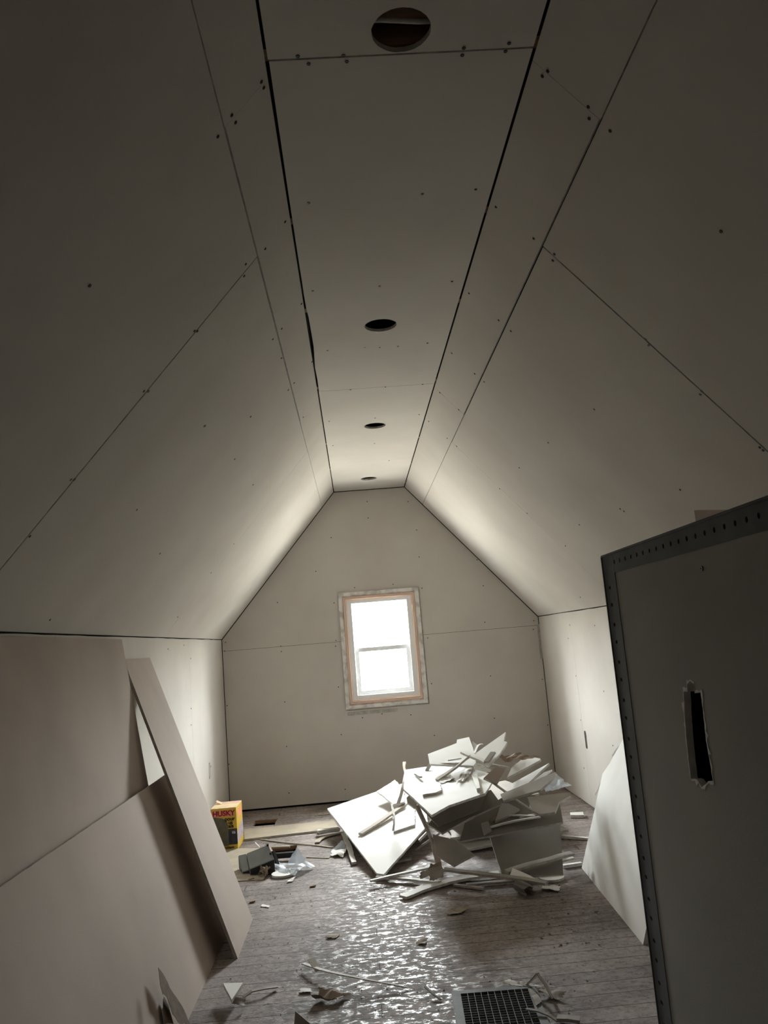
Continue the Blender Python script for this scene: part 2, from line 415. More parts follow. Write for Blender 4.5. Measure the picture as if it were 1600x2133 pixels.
# ---- slopes
def slope(side):
    xk, zk, xc, t = (XL, KL, CL, .894) if side < 0 else (XR, KR, CR, .862)
    U = Vector((xc-xk, 0, H-zk)); ln = U.length; U.normalize()
    O = Vector((xk, 0, zk)); n = Vector((-side, 0, 0)); n = (n - U*n.dot(U)).normalized()
    root = struct(empty('ceiling_slope_left' if side < 0 else 'ceiling_slope_right'))
    s = t*ln; g = .0045
    if side < 0: main = [(YB, 2.337), (2.337, 4.874), (4.874, D)]; gaps = (.005, .002)
    else: main = [(YB, 2.301), (2.301, 4.732), (4.732, D)]; gaps = (.0055, .0014)
    for i, (y0, y1) in enumerate(main):
        a = G if i == 0 else gaps[i-1]*.7; b = gaps[i]*.7 if i < 2 else .006
        lo = rect(O, Y, U, y0+(0 if i == 0 else a), y1-b, .004, s-(.0035 if i == 1 else .002))
        slab('drywall_panel', lo, n, TW, PM, root)
    # narrow filler row below the flat ceiling
    def py(q): return hit(q[0], q[1], O, n).y
    cuts = [py((472, 262))] if side < 0 else [py((1245, 245)), py((960, 858))]
    if side < 0: cuts.append(py((647, 850)))
    ys = [YB]+cuts+[D-.006]
    for i, (y0, y1) in enumerate(zip(ys, ys[1:])):
        gg = .0008 if side < 0 or i == 0 else .002
        lo = rect(O, Y, U, y0+gg*.5, y1-gg*.5, s+(.0045 if 0 < i < 2 else .0018), ln-.004)
        slab('filler_panel', lo, n, TW, PM, root)
    # dark sheet behind the panels, standing in for shade in the joints
    lo = rect(O-n*(TW+.02), Y, U, YB, D, -.05, ln+.05)
    slab('rafter_void', lo, n, .02, ['dark', 'dark', 'dark'], root)
    return root, O, n
sl, OL, NL = slope(-1); sr, OR, NR = slope(1)
screws(sl, c7([(231, 273), (239, 292), (132, 384), (145, 408), (310, 739), (244, 829), (86, 455), (179, 880)]) +
       c2([(405, 165), (332, 257), (444, 380), (378, 458), (331, 366), (199, 18), (193, 62), (299, 296), (356, 484), (45, 618), (158, 740), (226, 835), (412, 585)]) +
       [(187, 595), (148, 999), (155, 999), (300, 815), (309, 815), (405, 689), (411, 690), (427, 887), (522, 868), (285, 1062), (104, 1291), (333, 1153), (62, 1117), (440, 1193), (487, 1133), (370, 1285)], OL, NL)
screws(sr, c7([(1168, 254), (1186, 237), (1321, 356), (1324, 395), (1013, 690), (1139, 795), (1394, 436), (1208, 847), (1203, 868)]) +
       c2([(1026, 126), (962, 348), (1136, 226), (1047, 424), (918, 494), (988, 557), (945, 663), (877, 600), (1181, 266), (1082, 454), (1490, 556), (1319, 680), (1212, 772), (980, 692), (1140, 850)]) +
       [(1502, 482), (1345, 707), (1351, 719), (1462, 815), (1459, 822), (1583, 932), (1590, 938), (1292, 1060), (1300, 1065), (1207, 1093), (1417, 1020), (1142, 922), (1098, 1069), (1178, 1137), (1209, 1244)], OR, NR)

# ---- knee walls
def knee(name, xx, zk, nx, seams, holes=()):
    root = struct(empty(name)); n = Vector((nx, 0, 0)); O = Vector((xx, 0, 0))
    ys = [YB]+seams+[D]
    for i, (y0, y1) in enumerate(zip(ys, ys[1:])):
        a0 = y0+(.0012 if i else 0); a1 = y1-(.0012 if i < len(ys)-2 else .004)
        hs = [h for h in holes if a0 < h[0].y < a1]
        slab('drywall_panel', rough(rect(O, Y, Z, a0, a1, .012, zk-.003), .0015, .12, (1, 3)), n, TW, PM, root, hs)
    slab('stud_void', rect(O-n*(TW+.015), Y, Z, YB, D+.1, -.02, zk+.05), n, .02, ['dark']*3, root)
    return root
yl = at_x(393, 1333, XL).y; yr = at_x(1184, 1274, XR).y
ho = at_x(1220.5, 1541, XR)
oh = [ho+Y*a+Z*b for a, b in ((-.026, -.05), (-.02, -.062), (.016, -.062), (.024, -.05), (.026, .045), (.018, .06), (-.016, .062), (-.026, .05))]
wl = knee('wall_left', XL, KL, 1, [.7, 3.14, yl])
wr = knee('wall_right', XR, KR, -1, [.6, 3.2, yr-.02], [oh])
screws(wl, [(397, 1372), (350, 1352), (398, 1476), (347, 1478), (398, 1510), (404, 1640), (383, 1330+14)], (XL, 0, 0), (1, 0, 0))
screws(wr, [(1187, 1302), (1239, 1303), (1200, 1408), (1258, 1440), (1184, 1330), (1217, 1600), (1277, 1553), (1210, 1500)], (XR, 0, 0), (-1, 0, 0))
# outlet traced in pencil on the left knee wall (a mark on the board)
bm = bmesh.new()
q = at_x(437, 1603, XL)+X*.0008
for pts in ([(-.03, -.06), (-.034, -.02), (-.03, .0), (-.036, .03), (-.028, .062), (.01, .058), (.02, .03), (.0, .004), (.022, -.02), (.018, -.058), (-.03, -.06)], [(.03, .012), (.055, .02)]):
    strip_bm(bm, [q+Y*a+Z*b for a, b in pts], .006, .0006, up=(1, 0, 0), jit=.5)
fin(bm, 'pencil_outline', ['ink', 'ink', 'ink'], wl)

# ---- gable wall with the window opening
wb = struct(empty('wall_back')); nB = (0, -1, 0)
zs = at_y(462, 1357, D).z; zs2 = at_y(1112, 1303, D).z
O = Vector((0, D, 0)); e = .005
win = [Vector((WX0+.002, D, WZ0-.007)), Vector((WX1+.008, D, WZ0-.007)), Vector((WX1+.006, D, WZ1-.002)), Vector((WX0+.002, D, WZ1-.002))]
def zl(x): return zs+(zs2-zs)*(x-XL)/(XR-XL)
zm0, zm1 = zl(WX0), zl(WX1)
# lower board wraps the lower half of the window, the upper board the upper half
low = [Vector((XL+e, D, .016)), Vector((XR-e, D, .016)), Vector((XR-e, D, zs2-.0012)), Vector((WX1+.007, D, zm1-.0012)), win[1], win[0], Vector((WX0+.002, D, zm0-.0012)), Vector((XL+e, D, zs-.0012))]
upp = [Vector((XL+e, D, zs+.0012)), Vector((WX0+.002, D, zm0+.0012)), win[3], win[2], Vector((WX1+.007, D, zm1+.0012)), Vector((XR-e, D, zs2+.0012)),
       Vector((XR-e, D, KR-.004)), Vector((CR-.002, D, H-.006)), Vector((CL+.002, D, H-.006)), Vector((XL+e, D, KL-.004))]
slab('drywall_panel', low, nB, TW, PM, wb); slab('drywall_panel', upp, nB, TW, PM, wb)
# outer wall structure around the window (light tight), 0.22 m thick
outer = [Vector((XL-.3, D+.03, -.3)), Vector((XR+.3, D+.03, -.3)), Vector((XR+.3, D+.03, H+.4)), Vector((XL-.3, D+.03, H+.4))]
hole = [Vector((x, D+.03, z)) for x, z in ((-.035, .815), (.465, .815), (.465, 1.64), (-.035, 1.64))]
outer = [Vector((p.x, D+.06, p.z)) for p in outer]; hole = [Vector((p.x, D+.06, p.z)) for p in hole]
slab('outer_wall', outer, nB, .20, ['dark', 'vinyl', 'dark'], wb, [hole])
screws(wb, [(739, 1224), (819, 1217), (879, 1225), (696, 1256), (700, 1334), (699, 1346), (705, 1431), (755, 1495), (796, 1487), (856, 1489), (899, 1424), (891, 1329),
            (868, 1104), (873, 1160), (767, 1079), (1010, 1296), (1007, 1220), (585, 1346), (586, 1357), (593, 1462), (597, 1555), (602, 1652), (711, 1530), (719, 1644), (905, 1532), (470, 1338),
            (468, 1356), (473, 1470), (477, 1592), (994, 1166), (690, 1120), (658, 1190), (578, 1255), (1022, 1408), (1030, 1496), (1112, 1293), (1111, 1311), (1130, 1415), (1141, 1510), (1040, 1575), (765, 1045), (850, 1045)], (0, D, 0), nB)
# metal strap stub below the sill
bm = bmesh.new(); q = at_y(776, 1483, D)
box_bm(bm, (q.x, D-.001, q.z), (.42, .0016, .028)); fin(bm, 'pencil_smear', ['gypdirty'], wb)
# torn paper down the right corner
bm = bmesh.new()
slab_bm(bm, rough([at_y(1119, 1300, D-.004), at_y(1124, 1300, D-.004), at_y(1130, 1345, D-.004), at_y(1131, 1372, D-.004), at_y(1126, 1372, D-.004)], .002, .03), nB, .002)
fin(bm, 'torn_paper', ['gypdirty'], wb)

# ---- light tight roof and outer walls round the whole attic
bm = bmesh.new(); o_ = .30
sec = [(XL-.12, -.35), (XL-.12, KL+.12), (CL-.1, H+.34), (CR+.1, H+.34), (XR+.12, KR+.12), (XR+.12, -.35)]
ins = [(XL-.06, -.25), (XL-.06, KL+.10), (CL-.08, H+.26), (CR+.08, H+.26), (XR+.06, KR+.10), (XR+.06, -.25)]
ra = [[bm.verts.new((x, y, z)) for x, z in L_] for L_ in (sec, ins) for y in (YB-.12, D+.2)]
for i in range(6):
    j = (i+1) % 6
    bm.faces.new([ra[0][i], ra[0][j], ra[1][j], ra[1][i]]); bm.faces.new([ra[2][i], ra[3][i], ra[3][j], ra[2][j]])
    bm.faces.new([ra[0][i], ra[2][i], ra[2][j], ra[0][j]]); bm.faces.new([ra[1][i], ra[1][j], ra[3][j], ra[3][i]])
struct(fin(bm, 'roof', ['lumber']))
bm = bmesh.new(); slab_bm(bm, [Vector((x, YB-.1, z)) for x, z in sec], (0, 1, 0), .05); struct(fin(bm, 'wall_outer', ['lumber']))
# ---- wall behind the camera
bm = bmesh.new(); slab_bm(bm, [Vector((XL, YB, 0)), Vector((XR, YB, 0)), Vector((XR, YB, KR)), Vector((CR, YB, H)), Vector((CL, YB, H)), Vector((XL, YB, KL))], (0, 1, 0), .05)
struct(fin(bm, 'wall_front', ['lumber', 'gyp', 'back']))

# ---- floor with its openings
fh = []
REG = Matrix.Translation((.385, 2.955, 0)) @ Matrix.Rotation(math.radians(-3), 4, 'Z')   # square floor register
fh.append([REG @ Vector((a, b, 0)) for a, b in ((-.125, -.165), (.125, -.165), (.125, .165), (-.125, .165))])
fh.append([at_z(*Cc(*q)) for q in ((565, 718), (765, 700), (785, 650), (585, 665))])
fh.append([at_z(*q) for q in ((576, 1789), (616, 1784), (619, 1760), (566, 1766))])
floor = struct(slab('floor', [Vector((XL-.02, YB, 0)), Vector((XR+.02, YB, 0)), Vector((XR+.02, D+.02, 0)), Vector((XL-.02, D+.02, 0))], (0, 0, 1), .025, ['floor', 'lumber', 'dark'], None, fh))
slab('floor_void', [Vector((XL-.02, YB, -.16)), Vector((XR+.02, YB, -.16)), Vector((XR+.02, D+.02, -.16)), Vector((XL-.02, D+.02, -.16))], (0, 0, 1), .02, ['dark']*3, floor)
bm = bmesh.new(); q = at_z(596, 1775, -.05); box_bm(bm, (q.x-.05, q.y, -.045), (.2, .07, .02)); fin(bm, 'subfloor_board', ['tan'], floor)

# ---- half wall on the right with metal corner bead
PX, PY, PZ = .60, 1.915, 1.425
hw = struct(empty('wall_stair'))
oc = at_x(1450, 1532, PX)
def P2(x, y): return at_x(x, y, PX)
oj = [P2(*q) for q in ((1425, 1441), (1433, 1441), (1432, 1425), (1438, 1418), (1446, 1426), (1448, 1444), (1460, 1441), (1466, 1490), (1471, 1540), (1479, 1585), (1486, 1628),
                       (1476, 1627), (1470, 1634), (1463, 1640), (1458, 1632), (1452, 1624), (1440, 1622), (1436, 1590), (1431, 1540), (1427, 1490))]
oj = rough(oj, .0008, .006)
sk = P2(1462, 1183)
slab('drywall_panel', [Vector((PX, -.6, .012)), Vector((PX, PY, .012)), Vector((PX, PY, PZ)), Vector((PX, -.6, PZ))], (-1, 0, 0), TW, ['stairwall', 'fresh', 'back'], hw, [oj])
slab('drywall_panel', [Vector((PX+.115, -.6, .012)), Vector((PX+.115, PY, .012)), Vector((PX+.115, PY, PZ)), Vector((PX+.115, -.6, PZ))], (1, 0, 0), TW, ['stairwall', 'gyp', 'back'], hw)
bm = bmesh.new()
slab_bm(bm, [Vector((PX, PY, .012)), Vector((PX+.115, PY, .012)), Vector((PX+.115, PY, PZ)), Vector((PX, PY, PZ))], (0, 1, 0), TW)
slab_bm(bm, [Vector((PX, -.6, PZ)), Vector((PX+.115, -.6, PZ)), Vector((PX+.115, PY, PZ)), Vector((PX, PY, PZ))], (0, 0, 1), TW)
fin(bm, 'end_board', ['wall', 'gyp', 'back'], hw)
bm = bmesh.new(); box_bm(bm, (PX+.065, oc.y, oc.z), (.04, .3, .35)); fin(bm, 'stud_void', ['dark'], hw)
# ragged paper lip round the outlet cut
bm = bmesh.new(); ctr = sum((Vector(p) for p in oj), Vector())/len(oj)
lip = []
for p in oj:
    d = (p-ctr); d.normalize(); lip.append(p+d*random.choice((.003, .004, .006, .011))*random.uniform(.7, 1.3)-X*.0006)
slab_bm(bm, lip, (-1, 0, 0), .0006, [[p-X*.0006 for p in oj]])
fin(bm, 'torn_lip', ['fresh']*3, hw)
screws(hw, [(1463, 1184)], (PX, 0, 0), (-1, 0, 0))
# corner beads: flange with slots along the end and along the top, rounded nose
def bead(name, along_top):
    bm = bmesh.new(); fw = .044 if along_top else .080; holes = []
    if along_top:
        O = Vector((PX-.0012, 0, PZ)); U, V = Y, Z; a0, a1 = -.6, PY; b0, b1 = -fw, 0
        slots = [(PY-.050-i*.0375, -.020) for i in range(34)]
        for a, b in slots: holes.append([O+U*(a+.0045*math.cos(t))+V*(b+.0050*math.sin(t)) for t in [k*math.pi/5 for k in range(10)]])
        sec = lambda t: (Vector((PX-.0012, -.6, PZ)), Vector((PX-.0012, PY, PZ)))
        slab_bm(bm, rough(rect(O, U, V, a0, a1-.001, b0, b1), .0006, .1), (-1, 0, 0), .001, holes)
        tube_bm(bm, [(PX-.0014, -.6, PZ+.0015), (PX-.0014, PY, PZ+.0015)], .0028)
        slab_bm(bm, [Vector((PX, -.6, PZ+.0015)), Vector((PX, PY, PZ+.0015)), Vector((PX+.034, PY, PZ+.0015)), Vector((PX+.034, -.6, PZ+.0015))], (0, 0, 1), .001)
    else:
        O = Vector((PX-.0014, 0, 0)); slots = [(-.032, .06+i*.043+(i % 2)*.003) for i in range(31)]
        U, V = Y, Z
        for a, b in slots: holes.append([O+U*(PY+a+.008*math.cos(t))+V*(b+.0045*math.sin(t)) for t in [k*math.pi/5 for k in range(10)]])
        slab_bm(bm, rect(O, U, V, PY-fw, PY, .012, PZ), (-1, 0, 0), .001, holes)
        tube_bm(bm, [(PX-.0014, PY+.0016, .012), (PX-.0014, PY+.0016, PZ)], .0028)
        slab_bm(bm, [Vector((PX, PY+.0015, .012)), Vector((PX+.034, PY+.0015, .012)), Vector((PX+.034, PY+.0015, PZ)), Vector((PX, PY+.0015, PZ))], (0, 1, 0), .001)
    o = fin(bm, name, ['bead']*3, hw)
    # dark patches under the slots, standing in for the shade in them
    bm = bmesh.new()
    for h in holes:
        c = sum(h, Vector())/len(h); slab_bm(bm, [c+(p-c)*.99+X*.0009 for p in h], (-1, 0, 0), .0002)
    fin(bm, 'slot_shade_patch', ['dark']*3, o)
    return o
bead('corner_bead', True); bead('corner_bead', False)

# ================================================================ WINDOW
wn = struct(empty('window_1'))
def ring(name, x0, x1, z0, z1, wl_, wr_, wb_, wt_, y0, y1, mats, parent=wn):
    bm = bmesh.new(); V = lambda x, z: Vector((x, y0, z))
    slab_bm(bm, [V(x0, z0), V(x1, z0), V(x1, z1), V(x0, z1)], (0, -1, 0), y1-y0, [[V(x0+wl_, z0+wb_), V(x1-wr_, z0+wb_), V(x1-wr_, z1-wt_), V(x0+wl_, z1-wt_)]])
    return fin(bm, name, mats, parent)
x0, x1, z0, z1 = WX0+.004, WX1-.004, WZ0+.004, WZ1-.004
ring('casing', x0, x1, z0, z1, .030, .032, .028, .028, D-.016, D+.05, ['casing']*3)
ring('gap_shade_ring', x0-.006, x1+.010, z0-.009, z1+.004, .02, .03, .03, .02, D+.004, D+.05, ['gypdirty']*3)  # grey ring added in the gap, standing in for its shade
def nest(k, w, y, m_, nm):
    ring(nm, x0+k, x1-k, z0+k, z1-k, w, w, w, w, y, D+.06, [m_]*3); return k+w
k = .028
for w_, y_, m_ in ((.008, D-.004, 'casing'), (.005, D-.010, 'wood'), (.010, D-.004, 'pinewhite'), (.006, D-.008, 'wood'), (.012, D+.002, 'pinewhite')):
    k = nest(k, w_, y_, m_, 'casing_bead')
fx0, fx1, fz0, fz1 = x0+k, x1-k, z0+k, z1-k
ring('frame', fx0, fx1, fz0, fz1, .038, .038, .034, .028, D+.012, D+.17, ['vinyl']*3)
gx0, gx1, gz0, gz1 = fx0+.038, fx1-.038, fz0+.034, fz1-.028
zm = at_y(797, 1350, D+.06).z
def sash(name, a, b, c, d, y, wbot, wtop):
    s = ring(name, a, b, c, d, .034, .034, wbot, wtop, y, y+.03, ['vinyl']*3)
    bm = bmesh.new(); box_bm(bm, ((a+b)/2, y+.017, (c+d)/2), (b-a-.06, .004, d-c-.05)); fin(bm, 'pane', ['glass'], s)
    return s
sash('sash', gx0+.001, gx1-.001, gz0+.001, zm+.016, D+.04, .034, .034)
sash('sash', gx0+.001, gx1-.001, zm-.016, gz1-.001, D+.085, .034, .038)
bm = bmesh.new(); box_bm(bm, ((gx0+gx1)/2+.0, D+.036, zm+.012), (.05, .012, .012)); fin(bm, 'sash_lock', ['vinyl'], wn)

# ================================================================ LEANING BOARDS
def quadslab(name, pts, t, mats, toward, label, cat='drywall sheet', am=.0, group=None, step=.06):
    pts = [Vector(p) for p in pts]; n = (pts[1]-pts[0]).cross(pts[2]-pts[0]).normalized()
    if n.dot(Vector(toward)) < 0: n = -n
    lp = rough(pts, am, step) if am else pts
    o = slab(name, lp, n, t, mats); return tag(o, label, cat, group)
# sheet A (behind), sheet B (in front), narrow board C
quadslab('drywall_sheet', [(-.905, 1.45, .0), (-.905, 3.93, .0), (-1.112, 3.93, 1.382), (-1.112, 1.45, 1.382)], TW, ['back', 'gyp', 'wall'], (1, 0, .3),
         'tall drywall sheet leaning on left knee wall with its upper half showing above another sheet', am=.0008)
quadslab('drywall_sheet', [(-.700, 1.7, .0), (-.700, 4.32, .0), (-.985, 4.32, .715), (-.985, 1.7, .715)], TW, ['back', 'gyp', 'wall'], (1, 0, .3),
         'low wide drywall sheet at lower left, leaning in front of the taller sheet', am=.0008)
quadslab('drywall_sheet', [(-.604, 3.706, .0), (-.604, 4.203, .0), (-1.120, 4.476, 1.287), (-1.120, 3.979, 1.287)], TW, ['back', 'gypdirty', 'wall'], (1, 0, .3),
         'narrow drywall strip board propped on left knee wall beside the two wide sheets')
# board D against the right knee wall
nD = Vector((-.46, 0, .17)); nD = Vector((-.46, .024, .17)).normalized(); pD = Vector((1.099, 4.523, 0.0))
dl = [pD, Vector((1.042, 3.421, 0.0)), hit(1352, 1905, pD, nD), hit(1356, 1700, pD, nD), hit(1345, 1560, pD, nD), hit(1297, 1541, pD, nD), hit(1270, 1590, pD, nD), hit(1255, 1612, pD, nD)]
dl = [p - nD*(p-pD).dot(nD) for p in dl]
o = slab('drywall_sheet', dl, nD, TW, ['face', 'gyp', 'back']); tag(o, 'white drywall sheet with cut corner leaning on right knee wall behind the stair half wall', 'drywall sheet')
bm = bmesh.new()
for pts in (((1240, 1655), (1254, 1625), (1262, 1604)), ((1256, 1622), (1270, 1598), (1283, 1575)), ((1263, 1604), (1274, 1597)), ((1274, 1575), (1288, 1556), (1300, 1543)), ((1297, 1548), (1291, 1580))):
    strip_bm(bm, [hit(a, b, (XR-.0012, 0, 0), (1, 0, 0)) for a, b in pts], .009, .0006, up=(1, 0, 0), jit=.9, taper=.4)
fin(bm, 'grey_line', ['gypdirty']*3, wr)  # broken grey lines on the wall beside the sheet's cut corner
# offcut standing behind the half wall, one corner showing over its top
q0, q1 = at_x(1446, 1063, 1.06), at_x(1505, 1068, 1.06)
quadslab('drywall_offcut', [Vector((1.06, q0.y, 0)), q0, q1+Y*-.3+Z*-.04, Vector((1.06, q1.y-.3, 0))], TW, ['back', 'gyp', 'face'], (-1, 0, 0),
         'drywall offcut standing behind the stair half wall, corner showing above its top', 'drywall offcut')

# ================================================================ DEBRIS PILE
WB = ['face', 'gyp', 'backfine']; BB = ['backfine', 'gypdirty', 'face']
KEPT = {}
def piece(name, px, ref, z, n, mats, label, cat='drywall scrap', t=TW, am=.0012, step=.04, conv=A, group=None, on=None, key=None):
    """board lying on the plane through pixel ref at height z with normal n, or resting on a kept board"""
    px = [conv(*q) for q in px]; n = Vector(n).normalized()
    p0 = at_z(*px[ref], z)
    if on: n = KEPT[on][1]; p0 = KEPT[on][0]+n*(t+.0015)
    if key: KEPT[key] = (p0, n)
    lp = [hit(a, b, p0, n) for a, b in px]
    o = slab(name, rough(lp, am, step), n, t, mats); return tag(o, label, cat, group)
P = piece
P('drywall_scrap', [(985, 640), (1398, 595), (1417, 888), (1235, 893), (1060, 872)], 2, .018, (0, -.40, 1), ['shaded_olive', 'gypdirty', 'face'], 'large grey drywall offcut lying flat at the right base of the debris pile')
for (cx, cy, z_, wx_, wy_, an, lab) in ((.82, 5.45, .045, .66, .84, .10, 'lowest'), (.84, 5.48, .085, .62, .78, -.16, 'second lowest'), (.80, 5.50, .130, .60, .74, .18, 'middle'),
        (.80, 5.52, .180, .58, .66, -.08, 'second highest'), (.76, 5.52, .235, .54, .60, .18, 'highest')):  # filler boards added to close the pile and keep its inside dark
    R2 = Matrix.Rotation(an, 3, 'Z') @ Matrix.Rotation(-.05, 3, 'Y')
    lp_ = [Vector((cx, cy, z_))+R2 @ Vector((a*wx_/2, b*wy_/2, 0)) for a, b in ((-1, -1), (1, -.9), (.95, 1), (-.9, .9))]
    tag(slab('drywall_scrap', rough(lp_, .003, .05), R2 @ Z, TW, ['backfine', 'gypdirty', 'face']), 'hidden board added to fill the core of the debris pile, %s of its layers' % lab, 'drywall scrap')
P('drywall_scrap', [(60, 508), (345, 410), (600, 330), (640, 600), (385, 885), (345, 880)], 5, .035, (-.06, -.10, 1), WB, 'big white drywall sheet forming the left wing of the debris pile', key='wing')
P('drywall_scrap', [(820, 697), (1275, 612), (1415, 585), (1395, 470), (1130, 400), (850, 590)], 0, .16, (-.05, -.55, 1), ['shaded_olive', 'gypdirty', 'face'], 'wide grey board shelf halfway down the right front of pile', key='shelf')
P('drywall_scrap', [(640, 600), (720, 650), (880, 560), (1060, 482), (1000, 400), (700, 520)], 1, .22, (-.1, -.65, 1), ['shaded_olive', 'gypdirty', 'face'], 'dark notched board under the big white sheet, mid pile')
P('drywall_scrap', [(575, 480), (660, 545), (755, 492), (968, 424), (940, 515), (700, 612)], 5, .25, (.05, -1, .35), ['shaded_olive', 'gypdirty', 'face'], 'steep shadowed board facing the camera under the pile centre')
P('drywall_scrap', [(512, 285), (780, 245), (1030, 318), (967, 420), (757, 490), (660, 545), (498, 395)], 5, .385, (-.04, -.05, 1), WB, 'brightest white drywall panel on top centre of the pile', key='top')
P('drywall_scrap', [(638, 195), (803, 132), (806, 112), (875, 97), (922, 235), (900, 262), (650, 252)], 6, .50, (-.05, -.25, 1), WB, 'white board with notched upper edge at back left of the pile crest')
P('drywall_scrap', [(905, 195), (1085, 68), (1075, 120), (1094, 125), (1050, 195), (985, 262), (915, 245)], 6, .51, (-.30, -.30, 1), WB, 'pointed white shard forming the peak of the pile')
P('drywall_scrap', [(1130, 290), (1270, 312), (1262, 328), (960, 487), (1000, 400)], 3, .44, (-.35, -.25, 1), WB, 'cream tilted board on right shoulder of the pile, the upper of two', conv=B)
P('drywall_scrap', [(1352, 352), (1070, 622), (948, 612), (1010, 540)], 1, .37, (-.45, -.15, 1), WB, 'white wedge tapering to the right on the pile shoulder, the lower of two', conv=B)
P('drywall_scrap', [(1380, 412), (1300, 440), (1060, 640), (1100, 650), (1378, 430)], 2, .35, (-.3, -.2, 1), BB, 'thin grey wedge just below the white wedge on right of pile', conv=B)
P('drywall_scrap', [(1412, 435), (1250, 500), (900, 640), (930, 700), (1270, 600), (1390, 490)], 3, .37, (-.2, -.25, 1), BB, 'long grey board layered under the wedges at right of pile', conv=B)
P('drywall_scrap', [(1210, 442), (1458, 415), (1460, 432), (1392, 472), (1370, 528), (1280, 540), (1240, 520)], 4, .33, (-.05, -.3, 1), BB, 'pale grey pointed board sticking out far right of pile', am=.003)
P('drywall_scrap', [(345, 408), (450, 343), (505, 400), (500, 470), (440, 482)], 0, .24, (-.1, -.2, 1), WB, 'small white square scrap on the upper edge of the left wing sheet', am=.004, step=.025)
P('drywall_scrap', [(436, 538), (565, 488), (562, 600), (440, 640)], 3, .20, (-.05, -.25, 1), WB, 'white scrap with curled lower lip lying on the left wing sheet', am=.003, step=.03, on='wing')
P('drywall_scrap', [(665, 655), (800, 690), (905, 772), (787, 836), (690, 775)], 3, .05, (-.1, -.50, 1), BB, 'grey square offcut tipped at the front foot of the pile')
P('drywall_scrap', [(1060, 478), (1100, 478), (1165, 510), (1110, 545), (1025, 580)], 4, .24, (-.1, -.5, 1), BB, 'small tan triangular scrap on the wide grey shelf board', on='shelf')
P('drywall_scrap', [(860, 385), (955, 405), (870, 545), (745, 490), (800, 440)], 3, .47, (.2, -.7, 1), ['back', 'gypdirty', 'face'], 'brown backed board tilted to the camera near the pile top', conv=B)
P('drywall_scrap', [(632, 462), (685, 452), (712, 582), (680, 588)], 3, .415, (.1, -.2, 1), WB, 'short white block standing on the bright top panel', conv=B, t=.02, on='top')
P('drywall_scrap', [(180, 645), (235, 565), (340, 535), (357, 600), (300, 625)], 0, .392, (-.1, -.15, 1), WB, 'pale broken scrap lying on left part of bright top panel', conv=B, am=.004, step=.02, on='top')
P('drywall_scrap', [(640, 150), (690, 185), (650, 255)], 2, .53, (-.2, -.6, 1), WB, 'small white triangle between the notched board and the peak', conv=B)
P('drywall_scrap', [(945, 592), (985, 580), (1005, 632), (962, 655)], 3, .19, (0, -.9, 1), BB, 'small grey rectangle hanging at the front of the shelf board')
P('drywall_scrap', [(515, 445), (545, 420), (575, 480), (560, 505), (520, 475)], 2, .27, (-.1, -.6, 1), BB, 'dark chunk wedged left of the bright top panel')
P('drywall_scrap', [(780, 620), (860, 570), (835, 660)], 2, .13, (0, -.8, 1), BB, 'small dark triangular scrap in the shadow under the pile centre')
P('drywall_scrap', [(1125, 850), (1230, 895), (1290, 930), (1240, 935), (1110, 890)], 3, .04, (0, -.25, 1), WB, 'curved grey scrap among the strips at the pile front right', am=.003)

def strip(px, zs, wdt, t, label, mats=BB, conv=A, jit=.25, taper=1, twist=0, name='drywall_strip', cat='drywall strip', group=None, up=(0, 0, 1), on=None):
    px = [conv(*q) for q in px]; pts = [at_z(a, b, z) for (a, b), z in zip(px, zs)]
    if on: n_ = KEPT[on][1]; pts = [hit(a, b, KEPT[on][0]+n_*(t/2+.004+.009*i), n_) for i, (a, b) in enumerate(px)]
    bm = bmesh.new(); strip_bm(bm, pts, wdt, t, jit=jit, taper=taper, twist=twist, up=up)
    o = fin(bm, name, mats); return tag(o, label, cat, group)
S = strip
S([(250, 655), (380, 572), (515, 480)], (.14, .19, .25), .035, .013, 'dark strip lying diagonally across the left wing sheet', ['back', 'gypdirty', 'back'], on='wing')
S([(430, 482), (446, 560), (436, 635)], (.24, .22, .17), .014, .004, 'thin torn strip dangling over the curled scrap', jit=.8)
S([(575, 490), (640, 640), (690, 760), (700, 815)], (.33, .19, .07, .03), .035, .011, 'tan strip leaning from pile down to the floor, front centre', ['back', 'gypdirty', 'back'])
S([(512, 290), (500, 380), (468, 482)], (.42, .36, .27), .018, .01, 'thin strip standing at left edge of the bright top panel', WB)
S([(1012, 360), (1120, 440), (1240, 522)], (.40, .35, .31), .012, .008, 'thin straight strip sloping down right from the bright top panel', BB)
S([(970, 420), (935, 480), (908, 530)], (.36, .31, .27), .014, .006, 'thin strip hanging below right corner of the bright top panel')
S([(345, 900), (520, 912), (705, 935)], (.02, .02, .02), .03, .012, 'pale strip on the floor at the pile foot, below the left wing', WB)
S([(308, 925), (470, 885), (650, 848)], (.03, .035, .04), .022, .01, 'pale thin strip crossing at the left foot of pile', WB)
S([(495, 1018), (640, 960), (850, 905), (1050, 880)], (.012, .014, .018, .022), .055, .013, 'widest pale strip, nearest the camera at the pile front', WB)
S([(730, 858), (960, 885), (1180, 912), (1320, 938)], (.075, .065, .055, .045), .04, .012, 'long grey strip lying across the front strips', BB)
S([(1090, 872), (1280, 815), (1465, 765)], (.06, .08, .09), .05, .012, 'dark long strip sticking out right over the flat offcut', BB)
S([(1380, 815), (1475, 792)], (.05, .06), .03, .01, 'short pale strip under the dark strip end at right', WB)
S([(860, 948), (1050, 930), (1270, 915)], (.012, .012, .012), .03, .012, 'grey strip on floor at the pile front, right of the widest strip')
S([(570, 745), (700, 655)], (.03, .12), .03, .012, 'short dark strip in shadow between left wing and pile centre')
S([(588, 692), (645, 635)], (.10, .15), .03, .012, 'short pale strip beside the left wing lower edge', WB)
